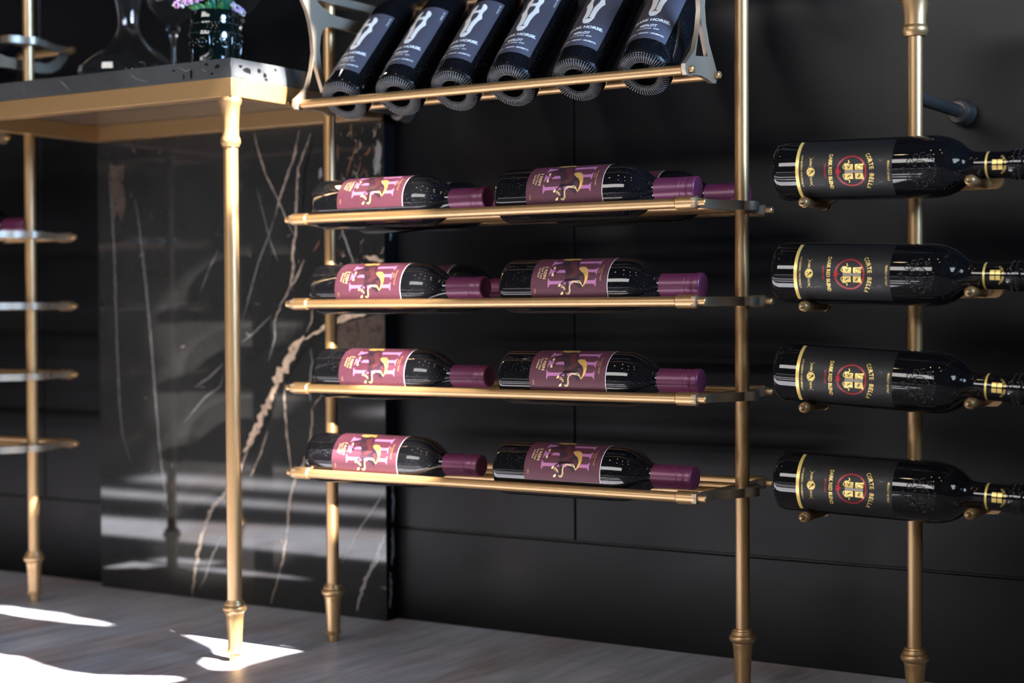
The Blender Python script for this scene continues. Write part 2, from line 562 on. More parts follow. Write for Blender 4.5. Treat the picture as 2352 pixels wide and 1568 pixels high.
patch(bm, [(-1.004, 0.425), (-1.000, 0.455), (-0.998, 0.488), (-0.975, 0.493), (-0.947, 0.501), (-0.925, 0.499), (-0.8995, 0.503), (-0.8995, 0.425), (-0.94, 0.418), (-0.97, 0.428)], 7, 0.00008)
patch(bm, [(-1.519, 0.775), (-1.500, 0.768), (-1.482, 0.772), (-1.486, 0.735), (-1.478, 0.700), (-1.490, 0.670), (-1.503, 0.690), (-1.509, 0.662), (-1.517, 0.716)], 7, 0.00008)
patch(bm, smooth_poly([(-0.996, 0.499), (-0.951, 0.502), (-0.974, 0.49), (-0.994, 0.483)]), 3, 0.00016)
for i, (k, wd, pts) in enumerate(VEINS):
    off = 0.00012 + 0.00004 * (i % 5)
    vein(bm, pts, wd * 0.70, VK.index(k) + 1, lambda x, z, off=off: (clampx(x), PY - off, max(0.002, min(0.811, z))))
    if k == 'B':     # dark crust that runs along the broad vein
        vein(bm, [(x + wd * 0.6, z - wd * 0.45) for x, z in pts], 0.003, 6, lambda x, z, off=off: (clampx(x), PY - off - 0.00002, z))
for i in range(26):  # small flecks
    x, z = rnd.uniform(-1.54, -0.91), rnd.uniform(0.02, 0.8)
    a = rnd.uniform(0, PI); L = rnd.uniform(0.004, 0.016)
    vein(bm, [(x, z), (x + L * math.cos(a), z + L * math.sin(a))], 0.0012, 1 + (i % 2), lambda x, z: (clampx(x), PY - 0.00009, z))
for i in range(90):  # busy brown, rust and white speckle at the upper right
    x, z = rnd.uniform(-0.995, -0.905), rnd.choice((rnd.uniform(0.69, 0.808), rnd.uniform(0.55, 0.66), rnd.uniform(0.69, 0.808)))
    a = rnd.gauss(1.1, 0.5); L = rnd.uniform(0.004, 0.022)
    vein(bm, [(x, z), (x + 0.5 * L * math.cos(a), z + 0.5 * L * math.sin(a)), (x + L * math.cos(a + 0.3), z + L * math.sin(a + 0.3))], rnd.uniform(0.001, 0.004),
         rnd.choice((7, 7, 7, 5, 6, 6, 4, 2)), lambda x, z: (clampx(x), PY - 0.00007 - rnd.random() * 0.0002, min(0.811, z)))
for (zz, yy) in ((0.02, 0.178), (0.09, 0.184), (0.16, 0.186), (0.62, 0.185)):   # veins showing on the cut edge
    p = [(yy, zz), (yy + 0.004, zz + 0.03), (yy + 0.001, zz + 0.06)]
    vein(bm, p, 0.006, 4, lambda y, z: (-0.8988, max(PY + 0.001, min(WY - 0.001, y)), z))
for f in bm.faces:
    if f.normal.length < 0.5: f.normal_update()
    if f.calc_center_median().x > -0.8992 and f.material_index == 0: f.material_index = 6
panel = obj('marble_panel', bm, [MARBLE] + [VEIN[k] for k in VK], smooth=False)
tag(panel, 'dark veined marble slab on the black wall behind the table legs', 'wall panel')


# ------------------------------------------------------------------ turned metal foot and post
def foot_profile(r):
    return [(0, 0), (0, 0.0085), (0.0115, 0.0085), (0.012, 0.0118), (0.0135, 0.0128), (0.0155, 0.0128), (0.017, 0.0108), (0.022, 0.0103),
            (0.040, 0.0110), (0.058, 0.0122), (0.066, 0.0130), (0.0675, 0.0136), (0.070, 0.0136), (0.0712, 0.0150), (0.0735, 0.0170), (0.0765, 0.0178),
            (0.0795, 0.0170), (0.0812, 0.0150), (0.0835, 0.0146), (0.0855, 0.0140), (0.0862, 0.0128), (0.0885, 0.0122), (0.0888, r * 0.9)]


def post(parent, x, y, ztop, r=0.0093, name='post', top_fit=None):
    bm = BM()
    add_lathe(bm, [(0.080, 0), (0.080, r), (ztop, r), (ztop, 0)], (x, y, 0), (0, 0, 1), 32)
    p = obj(name, bm, GOLD, parent)
    bm = BM()
    add_lathe(bm, foot_profile(r), (x, y, 0), (0, 0, 1), 40)
    obj('foot', bm, GOLD, p)
    if top_fit:
        bm = BM()
        add_lathe(bm, top_fit, (x, y, ztop), (0, 0, -1), 40)
        obj('collar', bm, GOLD, p)
    return p


# ------------------------------------------------------------------ console table
TX0, TX1, TY0, TY1, TZ0, TZM, TZ1 = -1.547, -0.898, -0.194, 0.168, 0.8135, 0.8405, 0.8684
table = thing('console_table', 'narrow bar table with black marble top and gold frame against the wall', 'table', (-1.22, -0.01, 0))
inv = Matrix.Translation((1.22, 0.01, 0))


def local(bm, root):
    bmesh.ops.translate(bm, verts=bm.verts[:], vec=-Vector(root.location))
    return bm


bm = BM(); add_box(bm, (TX0, TY0, TZM), (TX1, TY1, TZ1), 0.0012)
vr = random.Random(5)


def chip(bm, cx, cz, w, h, mi, fn):
    n = 7
    p = [(cx + w * vr.uniform(0.5, 1) * math.cos(2 * PI * k / n), cz + h * vr.uniform(0.5, 1) * math.sin(2 * PI * k / n)) for k in range(n)]
    tess(bm, [p], fn, mi)


FF = lambda x, z: (x, TY0 - 0.0001, max(TZM + 0.001, min(TZ1 - 0.001, z)))
FR = lambda y, z: (TX1 + 0.0001, y, max(TZM + 0.001, min(TZ1 - 0.001, z)))
zm = (TZM + TZ1) / 2
for (x, z, w, h) in ((-0.925, 0.857, 0.007, 0.004), (-0.945, 0.862, 0.005, 0.003), (-0.975, 0.850, 0.004, 0.008), (-0.990, 0.848, 0.003, 0.006), (-1.010, 0.858, 0.006, 0.002), (-0.935, 0.848, 0.005, 0.002)):
    chip(bm, x, z, w, h, 1, FF)
for p in ([(-1.00, 0.862), (-0.985, 0.856), (-0.975, 0.858)], [(-1.10, 0.862), (-1.085, 0.852), (-1.06, 0.846)], [(-1.25, 0.864), (-1.235, 0.853), (-1.225, 0.845)], [(-0.955, 0.856), (-0.945, 0.851)], [(-1.33, 0.860), (-1.325, 0.846)]):
    vein(bm, p, 0.0012, 2, FF)
for (y, z, w, h) in ((-0.160, 0.853, 0.014, 0.005), (-0.174, 0.858, 0.006, 0.003), (-0.135, 0.856, 0.006, 0.004), (-0.122, 0.851, 0.005, 0.005), (-0.118, 0.845, 0.006, 0.002), (-0.098, 0.862, 0.004, 0.002)):
    chip(bm, y, z, w, h, 1, FR)
for p in ([(-0.128, 0.858), (-0.118, 0.851), (-0.120, 0.844)], [(-0.100, 0.866), (-0.096, 0.858)]):
    vein(bm, p, 0.0016, 1, FR)
obj('tabletop', local(bm, table), [SLAB, VEIN['d'], VEIN['w']], table, angle=20)
RW = 0.026
for (lo, hi) in (((TX0, TY0, TZ0), (TX1, TY0 + RW, TZM)), ((TX0, TY1 - RW, TZ0), (TX1, TY1, TZM)),
                 ((TX0, TY0 + RW, TZ0), (TX0 + RW, TY1 - RW, TZM)), ((TX1 - RW, TY0 + RW, TZ0), (TX1, TY1 - RW, TZM))):
    bm = BM(); add_box(bm, lo, hi, 0.001)
    obj('rail', local(bm, table), GOLD, table, angle=20)
LEGTOP = [(0, 0), (0, 0.0150), (0.003, 0.0165), (0.008, 0.0160), (0.012, 0.0138), (0.030, 0.0125), (0.045, 0.0120), (0.055, 0.0122), (0.058, 0.0136),
          (0.062, 0.0146), (0.066, 0.0144), (0.0685, 0.0128), (0.071, 0.0124), (0.0712, 0.0100)]
for (lx, ly) in ((-0.912, -0.181), (-1.533, -0.181)):
    p = post(table, lx, ly, TZ0, 0.0106, 'leg', LEGTOP)
    p.location = (1.22, 0.01, 0)


# ------------------------------------------------------------------ wine racks
SHELF_Z = [0.6397, 0.5162, 0.3934, 0.2690]
ROD_Y = [-0.105, -0.030, 0.030, 0.1045]
RR = 0.0065


def bracket_outline(x, s):
    """plan of one shelf bracket; s = +1 bulges to +X (right post), -1 to -X"""
    pts = []
    back = x - s * 0.019
    pts.append((back, -0.113)); pts.append((back, 0.1125))
    pts += [(x - s * 0.0125, 0.1125), (x - s * 0.0115, 0.098), (x - s * 0.0110, 0.075), (x - s * 0.006, 0.058), (x + s * 0.002, 0.044), (x + s * 0.0105, 0.032)]
    for k in range(9):
        a = math.radians(58 - k * 116 / 8)
        pts.append((x + s * 0.0225 * math.cos(a), 0.0225 * math.sin(a)))
    pts += [(x + s * 0.0105, -0.032), (x + s * 0.002, -0.044), (x - s * 0.006, -0.058), (x - s * 0.0110, -0.075), (x - s * 0.0115, -0.098), (x - s * 0.0125, -0.113)]
    return pts


HOOK = [(-0.120, 0.812), (-0.1205, 0.804), (-0.116, 0.7985), (-0.108, 0.7975), (-0.098, 0.8005), (-0.075, 0.8020), (-0.055, 0.8000), (-0.043, 0.7965),
        (-0.031, 0.7970), (-0.0265, 0.804), (-0.029, 0.814), (-0.037, 0.826), (-0.051, 0.846), (-0.0605, 0.870), (-0.0635, 0.891), (-0.0605, 0.911),
        (-0.055, 0.922), (-0.045, 0.9275), (-0.028, 0.929), (0.020, 0.928), (0.050, 0.928), (0.072, 0.931), (0.090, 0.940), (0.104, 0.955), (0.116, 0.972),
        (0.108, 0.980), (0.096, 0.972), (0.085, 0.958), (0.072, 0.949), (0.055, 0.9455), (0.020, 0.9455), (-0.028, 0.9465), (-0.048, 0.951), (-0.066, 0.960),
        (-0.082, 0.975), (-0.100, 0.995), (-0.122, 1.014), (-0.136, 1.006), (-0.119, 0.982), (-0.104, 0.962), (-0.092, 0.945), (-0.0845, 0.927), (-0.080, 0.908),
        (-0.0775, 0.885), (-0.083, 0.858), (-0.094, 0.832), (-0.110, 0.819)]
HOLE = [(-0.0765, 0.8745), (-0.091, 0.825), (-0.0545, 0.8285)]
DROD = [(-0.108, 0.806), (-0.032, 0.8075)]


def rack(label, xl, xr, loc, standoff=None, stz=0.828):
    root = thing('wine_rack', label, 'rack', loc)
    L = Vector(loc)

    def put(name, bm, mt, parent=root):
        o = obj(name, local(bm, root), mt, parent)
        return o
    for x in (xl, xr):
        p = post(root, x, 0, 1.16)
        p.location = -L
        if standoff and x in standoff:
            bm = BM()
            add_lathe(bm, [(0, 0), (0, 0.0085), (0.172, 0.0085), (0.172, 0.0112), (0.174, 0.0150), (0.178, 0.0165), (0.181, 0.0150), (0.183, 0.0140), (0.196, 0.0165),
                           (WY - 0.0005, 0.0178), (WY - 0.0005, 0)], (x, 0, stz), (0, 1, 0), 32)
            obj('wall_standoff', bm, STAND, p)
    for z in SHELF_Z:
        for x, s in ((xl, -1), (xr, 1)):
            bm = BM()
            o = bracket_outline(x, s)
            add_plate(bm, [o], lambda a, b: (a, b, z - 0.0058), lambda a, b: (a, b, z + 0.0058))
            br = put('bracket', bm, GREY_GOLD)
            for ry in (ROD_Y[0], ROD_Y[3]):
                bm = BM()
                e = x - s * 0.019
                rod(bm, (e - s * 0.024, ry, z), (e + s * 0.0065, ry, z), 0.0086, 24)
                obj('collar', local(bm, root), GOLD, br)
                bm = BM()
                rod(bm, (e, ry, z), (x - s * 0.001, ry, z), 0.0050, 20)
                obj('pin', local(bm, root), GOLD, br)
        for k, ry in enumerate(ROD_Y):
            bm = BM()
            e = 0.030 if k in (0, 3) else 0.017
            rod(bm, (xl + e, ry, z), (xr - e, ry, z), RR, 20)
            put('shelf_rod', bm, GOLD)
    # sloping display cradle above the shelves
    for x, s in ((xl + 0.030, 1), (xr - 0.025, -1)):
        bm = BM()
        add_plate(bm, [HOOK, HOLE], lambda y, z: (x - 0.003, y, z), lambda y, z: (x + 0.003, y, z))
        put('cradle_plate', bm, GREY_GOLD)
    for (ry, rz) in DROD:
        bm = BM()
        rod(bm, (xl + 0.036, ry, rz), (xr - 0.030, ry, rz), RR, 20)
        rod(bm, (xl + 0.019, ry, rz), (xl + 0.036, ry, rz), 0.0050, 20)
        rod(bm, (xr - 0.030, ry, rz), (xr - 0.015, ry, rz), 0.0050, 20)
        put('cradle_rod', bm, GOLD)
    for x, s in ((xl, -1), (xr, 1)):
        bm = BM()
        o = [q for q in bracket_outline(x, s)]
        o = [(a, max(b, -0.045)) if b < -0.044 else (a, b) for a, b in o]
        o2 = []
        for q in o:
            if not o2 or (abs(q[0] - o2[-1][0]) + abs(q[1] - o2[-1][1])) > 1e-5: o2.append(q)
        add_plate(bm, [o2], lambda a, b: (a, b, 0.968), lambda a, b: (a, b, 0.980))
        put('neck_bracket', bm, GREY_GOLD)
    bm = BM()
    rod(bm, (xl + 0.001, ROD_Y[3], 0.974), (xr - 0.001, ROD_Y[3], 0.974), RR, 20)
    put('neck_rod', bm, GOLD)
    return root


XA, XC, XD, XE = -1.537, -0.8747, -0.1950, 0.0352
rack('tall gold wine rack right of the table with four bottle shelves and a sloping cradle', XC, XD, ((XC + XD) / 2, 0, 0), (XC,))
rack('out of focus gold wine rack at the left edge beyond the table', XA - 0.68, XA, (XA - 0.34, 0, 0))

# single post with the horizontal bottle holders
EY = -0.055
CBR = 0.0373
CB_ROWS = [(0.6753, -0.0216), (0.5478, -0.0296), (0.4221, -0.0552), (0.2902, -0.0268)]
PXL, PXR = -0.076, 0.1275
erack = thing('wine_rack', 'single gold post with horizontal peg holders at the right edge', 'rack', (XE, 0, 0))
TOPFIT = [(0, 0), (0, 0.0225), (0.002, 0.0225), (0.004, 0.0170), (0.012, 0.0150), (0.024, 0.0138), (0.034, 0.0136), (0.036, 0.0150), (0.0385, 0.0158), (0.0425, 0.0158),
          (0.045, 0.0142), (0.0475, 0.0130), (0.0478, 0.0095)]
p = post(erack, XE, 0, 0.886, 0.0093, 'post', TOPFIT)
p.location = (-XE, 0, 0)
bm = BM()
add_lathe(bm, [(0, 0), (0, 0.0085), (0.172, 0.0085), (0.172, 0.0112), (0.174, 0.0150), (0.178, 0.0165), (0.181, 0.0150), (0.183, 0.0140), (0.196, 0.0165),
               (WY - 0.0005, 0.0178), (WY - 0.0005, 0)], (XE, 0, 0.765), (0, 1, 0), 32)
obj('wall_standoff', bm, STAND, p)
bm = BM(); add_box(bm, (XE - 0.020, -0.020, 0.886), (XE + 0.048, 0.020, 0.900), 0.002)
obj('top_plate', local(bm, erack), GOLD, erack, angle=20)
for (z0, slp) in CB_ROWS:
    zl = z0 + slp * PXL - CBR - 0.0058
    zr = z0 + slp * PXR - 0.0155 - 0.0058
    bm = BM()
    zc = zr + 0.0045
    outl = [(PXR + 0.010 + 0.009 * math.cos(a), zc + 0.009 * math.sin(a)) for a in [-PI / 2 + k * PI / 8 for k in range(9)]]
    outl += [(PXL + 0.012, zc + 0.009), (PXL, zc + 0.006), (PXL - 0.006, zc), (PXL - 0.0064, zl + 0.004)]
    outl += [(PXL + 0.0064 * math.cos(a), zl + 0.0022 + 0.0064 * math.sin(a)) for a in [PI + k * PI / 7 for k in range(8)]]
    outl += [(PXL + 0.013, zl + 0.006), (PXL + 0.022, zc - 0.009)]
    add_plate(bm, [outl], lambda a, b: (a, -0.0165, b), lambda a, b: (a, -0.0090, b))
    holder = obj('holder_bar', local(bm, erack), GOLD, erack)
    for (px, pz) in ((PXL, zl), (PXR, zr)):
        bm = BM()
        ax = Vector((0, -1, 0.0))
        add_lathe(bm, [(0, 0), (0, 0.0058), (0.060, 0.0058), (0.061, 0.0066), (0.064, 0.0070), (0.067, 0.0062), (0.0675, 0.0053), (0.069, 0.0060), (0.071, 0.0060), (0.0725, 0.0050),
                       (0.073, 0.0038), (0.077, 0.0030), (0.0795, 0.0016), (0.080, 0)], (px, -0.0150, pz + 0.0022), ax, 24)
        obj('peg', local(bm, erack), GOLD, holder)


# ------------------------------------------------------------------ printed labels
_tc = {}


def text_mesh(s, bold=0.0):
    key = (s, bold)
    if key in _tc: return _tc[key]
    cv = bpy.data.curves.new('tmp_text', 'FONT')
    cv.body = s
    cv.offset = bold
    cv.resolution_u = 3
    o = bpy.data.objects.new('tmp_text', cv)
    COL.objects.link(o)
    dg = bpy.context.evaluated_depsgraph_get()
    dg.update()
    me = bpy.data.meshes.new_from_object(o.evaluated_get(dg))
    vs = [(v.co.x, v.co.y) for v in me.vertices]
    fs = [tuple(p.vertices) for p in me.polygons]
    bpy.data.objects.remove(o); bpy.data.curves.remove(cv); bpy.data.meshes.remove(me)
    x0, x1 = min(v[0] for v in vs), max(v[0] for v in vs)
    y0, y1 = min(v[1] for v in vs), max(v[1] for v in vs)
    vs = [((x - x0) / (x1 - x0), (y - y0) / (y1 - y0)) for x, y in vs]
    _tc[key] = (vs, fs, (x1 - x0) / (y1 - y0))
    return _tc[key]


class Art:
    """flat print in millimetres: a along the bottle axis, s around it; wrapped onto radius r at the end"""

    def __init__(self, r, front=0.0):
        self.bm = BM(); self.r = r; self.layer = self.bm.verts.layers.float.new('lift')

    def _z(self, vs, lift):
        for v in vs: v[self.layer] = lift

    def sheet(self, a0, a1, s0, s1, lift, mi, na=6, ns=36):
        g = [[self.bm.verts.new((a0 + (a1 - a0) * i / na, s0 + (s1 - s0) * j / ns, 0)) for j in range(ns + 1)] for i in range(na + 1)]
        for i in range(na):
            for j in range(ns):
                self.bm.faces.new((g[i][j], g[i + 1][j], g[i + 1][j + 1], g[i][j + 1])).material_index = mi
        self._z([v for l in g for v in l], lift)

    def poly(self, loops, lift, mi):
        b = BM()
        tess(b, loops, lambda x, y: (x, y, 0), 0)
        s0 = min(y for l in loops for x, y in l); s1 = max(y for l in loops for x, y in l)
        y = math.floor(s0 / 3.0) * 3.0 + 3.0
        while y < s1:
            bmesh.ops.bisect_plane(b, geom=b.verts[:] + b.edges[:] + b.faces[:], plane_co=(0, y, 0), plane_no=(0, 1, 0))
            y += 3.0
        mp = {v: self.bm.verts.new(v.co) for v in b.verts}
        for f in b.faces:
            try: self.bm.faces.new([mp[v] for v in f.verts]).material_index = mi
            except ValueError: pass
        self._z(mp.values(), lift)
        b.free()

    def ribbon(self, pts, width, lift, mi, closed=False):
        n = len(pts); prev = first = None
        for i, p in enumerate(pts):
            a = pts[(i - 1) % n] if (closed or i > 0) else p
            b = pts[(i + 1) % n] if (closed or i < n - 1) else p
            d = Vector((b[0] - a[0], b[1] - a[1]))
            d = d.normalized() if d.length > 1e-6 else Vector((1, 0))
            q = [self.bm.verts.new((p[0] - d.y * width / 2 * k, p[1] + d.x * width / 2 * k, 0)) for k in (1, -1)]
            self._z(q, lift)
            if prev: self.bm.faces.new((prev[0], prev[1], q[1], q[0])).material_index = mi
            else: first = q
            prev = q
        if closed: self.bm.faces.new((prev[0], prev[1], first[1], first[0])).material_index = mi

    def text(self, s, a, s0, s1, h, lift, mi, bold=0.0, turn=0.0, squeeze=False):
        """baseline at a, running from s0 to s1 around the bottle, capitals h tall towards the neck"""
        vs, fs, asp = text_mesh(s, bold)
        cx, cy = (s0 + s1) / 2, a + h / 2
        c, sn = math.cos(turn), math.sin(turn)
        out = []
        for (x, y) in vs:
            du, dv = (x - 0.5) * (s1 - s0), (y - 0.5) * h
            out.append(self.bm.verts.new((cy + dv * c - du * sn, cx + du * c + dv * sn, 0)))
        self._z(out, lift)
        for f in fs:
            try: self.bm.faces.new([out[i] for i in f]).material_index = mi
            except ValueError: pass

    def disc(self, a, s, r, lift, mi, n=28): self.poly([[(a + r * math.cos(2 * PI * k / n), s + r * math.sin(2 * PI * k / n)) for k in range(n)]], lift, mi)

    def done(self, name, mats, parent, radius_fn=None):
        for v in self.bm.verts:
            a, s, lift = v.co.x / 1000, v.co.y / 1000, v[self.layer] / 1000
            r = (radius_fn(a) if radius_fn else self.r) + lift
            th = s / (radius_fn(a) if radius_fn else self.r)
            v.co = (a, -r * math.sin(th), r * math.cos(th))
        for f in self.bm.faces:            # faces must look outwards
            f.normal_update()
            c = f.calc_center_median()
            if f.normal.dot(Vector((0, c.y, c.z))) < 0: f.normal_flip()
        me = bpy.data.meshes.new(name)
        for f in self.bm.faces: f.smooth = True
        self.bm.to_mesh(me); self.bm.free()
        for mt in mats: me.materials.append(mt)
        o = bpy.data.objects.new(name, me)
        COL.objects.link(o); o.parent = parent
        return o


# ------------------------------------------------------------------ the three kinds of bottle
def lathe_x(prof, seg=64):
    bm = BM()
    add_lathe(bm, prof, (0, 0, 0), (1, 0, 0), seg)
    return bm


R3 = 0.0365
PROF3 = [(0.020, 0), (0.019, 0.008), (0.014, 0.017), (0.006, 0.0245), (0.0015, 0.0285), (0.0, 0.0310), (0.0006, 0.0330), (0.0025, 0.0350), (0.006, 0.0362), (0.010, R3),
         (0.176, R3), (0.184, 0.0362), (0.192, 0.0352), (0.199, 0.0334), (0.206, 0.0306), (0.212, 0.0270), (0.218, 0.0228), (0.223, 0.0190), (0.228, 0.0163), (0.234, 0.0148),
         (0.242, 0.0141), (0.286, 0.0138), (0.286, 0)]


def make_horse_bottle():
    root = thing('wine_bottle', 'x', 'wine bottle')
    obj('glass_body', lathe_x(PROF3), BOTTLE, root, angle=50)
    bm = lathe_x([(0.2275, 0.0150), (0.2275, 0.0157), (0.230, 0.0154), (0.268, 0.0151), (0.2684, 0.0146), (0.2692, 0.0146), (0.2696, 0.0151), (0.2785, 0.0151), (0.2790, 0.0147),
                  (0.2800, 0.0147), (0.2806, 0.0156), (0.2870, 0.0156), (0.2884, 0.0149), (0.2890, 0.0138), (0.2886, 0.0120), (0.2886, 0)], 48)
    obj('capsule', bm, CAPS, root, angle=40)
    A = Art(R3)
    A.sheet(53, 169, -2, 72, 0.20, 0)
    A.sheet(168.6, 169.4, -2, 72, 0.24, 5, 1)
    s1 = [(79.2, 44.8), (80.6, 45.7), (82.0, 48.0), (84.7, 48.6), (148.5, 48.3), (150.5, 47.4), (151.6, 44.7), (152.2, 45.0), (152.2, 56.3), (151.4, 56.4), (150.0, 53.6), (147.7, 52.8),
          (84.9, 53.0), (82.1, 53.9), (80.2, 57.2), (79.4, 57.2)]
    A.poly([s1], 0.30, 1)
    A.poly([[(a, s - 15.7) for a, s in s1]], 0.30, 1)
    A.poly([[(a, s - 31.4) for a, s in s1]], 0.30, 1)
    A.poly([[(93.9, 18.7), (90.5, 9.1), (100, 5.0), (114.0, 7.0), (119.5, 16.1), (121.2, 28.6), (122.9, 32.1), (128.1, 36.6), (132.2, 40.2), (134.7, 44.7), (135.1, 49.2), (133.7, 53.5), (132.3, 56.2),
             (130.0, 53.0), (126.2, 51.5), (124.5, 48.2), (117.1, 48.4), (111.7, 49.3), (111.2, 53.9), (110.8, 60.9), (106.6, 65.9), (102.9, 66.0), (104.8, 62.7), (107.8, 59.4), (108.1, 54.0),
             (106.1, 49.7), (102.7, 52.4), (100.3, 53.6), (99.5, 51.4), (105.3, 48.0), (105.6, 43.0), (104.0, 35.5), (101.6, 32.5), (97.1, 29.8), (92.0, 34.6), (88.5, 39.7), (86.2, 37.3), (88.6, 34.0), (92.1, 27.8),
             (95.8, 23.0), (87.7, 28.4), (84.9, 26.2), (88.5, 21.8)]], 0.40, 2)
    A.poly([[(104.5, 20.4), (114.4, 14.9), (119.3, 29.1), (126.2, 37.9), (123.0, 40.3), (115.4, 45.1), (111.4, 44.0), (111.9, 40.5), (117.0, 36.8), (113.0, 32.3)]], 0.48, 3)
    A.poly([[(125.4, 42.6), (130.8, 42.0), (133.6, 47.0), (132.5, 53.5), (129.6, 49.3)]], 0.48, 3)
    A.poly([[(91, 29.5), (94.5, 25), (98, 26), (93, 31.5), (88.5, 37.2), (87.5, 36.0)]], 0.48, 3)
    A.poly([[(118.1, 51.1), (120.2, 50.8), (124.9, 51.5), (129.9, 52.5), (132.0, 56.7), (130.1, 57.8), (131.0, 59.7), (128.9, 58.4), (125.2, 56.9), (123.3, 54.8), (120.1, 53.7), (118.5, 52.4)]], 0.42, 2)
    A.poly([[(89.7, 10.5), (88.5, 6.0), (93, 3.5), (97, 4.5), (102, 2.5), (108, 4.5), (113, 4.0), (116.5, 8.0), (116.3, 13.0), (109, 11.0), (101.5, 13.4), (94.7, 12.6)]], 0.52, 4)
    A.poly([[(122.4, 30.7), (123.5, 29.9), (125.2, 28.5), (126.2, 29.0), (127.5, 27.6), (129.0, 28.9), (130.4, 28.4), (131.3, 29.2), (132.6, 28.0), (134.0, 30.2), (135.1, 31.3), (136.3, 31.6), (137.9, 32.6), (137.1, 34.0), (138.0, 35.2), (138.4, 37.4),
             (139.6, 38.9), (139.2, 41.2), (140.1, 43.5), (139.1, 45.3), (139.4, 46.9), (137.7, 50.2), (136.1, 53.5), (132.9, 56.7), (131.9, 56.2), (134.2, 52.4), (135.5, 47.5), (135.1, 43.6), (132.2, 39.0), (127.7, 35.3)]], 0.52, 4)
    for h in ([(86.0, 26.5), (87.4, 30.6), (84.9, 32.4), (84.0, 28.5)], [(86.2, 37.3), (87.4, 41.5), (84.5, 42.4), (83.8, 39.8), (84.6, 37.0)],
              [(99.2, 51.7), (99.7, 54.1), (97.9, 56.3), (95.3, 55.8), (96.5, 53.6)], [(102.7, 62.4), (102.6, 65.5), (100.9, 66.9), (98.1, 66.7), (99.3, 64.4)]):
        A.poly([h], 0.54, 6)
    for rb in ([(132.3, 56.2), (130.6, 53.0), (128.0, 51.2), (123.6, 50.7), (119.2, 50.3), (116.2, 50.6), (114.2, 53.3), (113.4, 56.6), (113.9, 61.9), (112.3, 65.3), (109.6, 66.7), (107.6, 65.6), (106.9, 64.0)],
               [(131.2, 53.5), (129.1, 49.8), (125.8, 48.5), (123.2, 49.9), (120.3, 49.1), (117.3, 49.2), (114.8, 52.0), (112.5, 55.5), (112.3, 62.5), (110.5, 65.0), (108.6, 64.8)],
               [(103.5, 56.5), (105.4, 57.5), (106.2, 60.5), (104.4, 59.7), (103.5, 56.5)]):
        A.ribbon(rb, 0.75, 0.58, 6)
    A.ribbon([(101.9 + 1.4 * math.cos(k * PI / 6), 56 + 1.4 * math.sin(k * PI / 6)) for k in range(12)], 0.7, 0.58, 6, True)
    A.text('3 REIN', 71.2, 26.4, 45.6, 4.4, 0.30, 6, 0.01)
    A.text('Never Tame', 66.6, 26.9, 45.0, 3.0, 0.30, 6, 0.01)
    A.text('Red Blend', 62.2, 29.2, 42.8, 2.8, 0.30, 6, 0.01)
    A.text('COLUMBIA VALLEY', 157.6, 25.2, 49.2, 2.0, 0.30, 4)
    A.text('2020', 154.4, 31.0, 38.6, 1.8, 0.30, 4)
    A.text('750mL', 58.6, 58.4, 65.3, 1.8, 0.30, 4)
    A.done('label', [BURG, PINK, HORSE, HORSE2, GINK, PAPER_EDGE, GINK2], root)
    return root


RD = 0.0367
PROFD = [(0.030, 0), (0.028, 0.008), (0.020, 0.0135), (0.008, 0.0170), (0.0025, 0.0182), (0.0005, 0.0215), (0.0, 0.0265), (0.0008, 0.0310), (0.003, 0.0340), (0.007, 0.0358), (0.013, RD),
         (0.176, RD), (0.185, 0.0363), (0.194, 0.0350), (0.202, 0.0328), (0.209, 0.0298), (0.216, 0.0257), (0.223, 0.0210), (0.229, 0.0177), (0.236, 0.0156), (0.246, 0.0145),
         (0.300, 0.0140), (0.3005, 0)]


def prof_at(prof, a):
    for (t0, r0), (t1, r1) in zip(prof[:-1], prof[1:]):
        if t0 <= a <= t1 and t1 > t0: return r0 + (r1 - r0) * (a - t0) / (t1 - t0)
    return prof[-2][1]


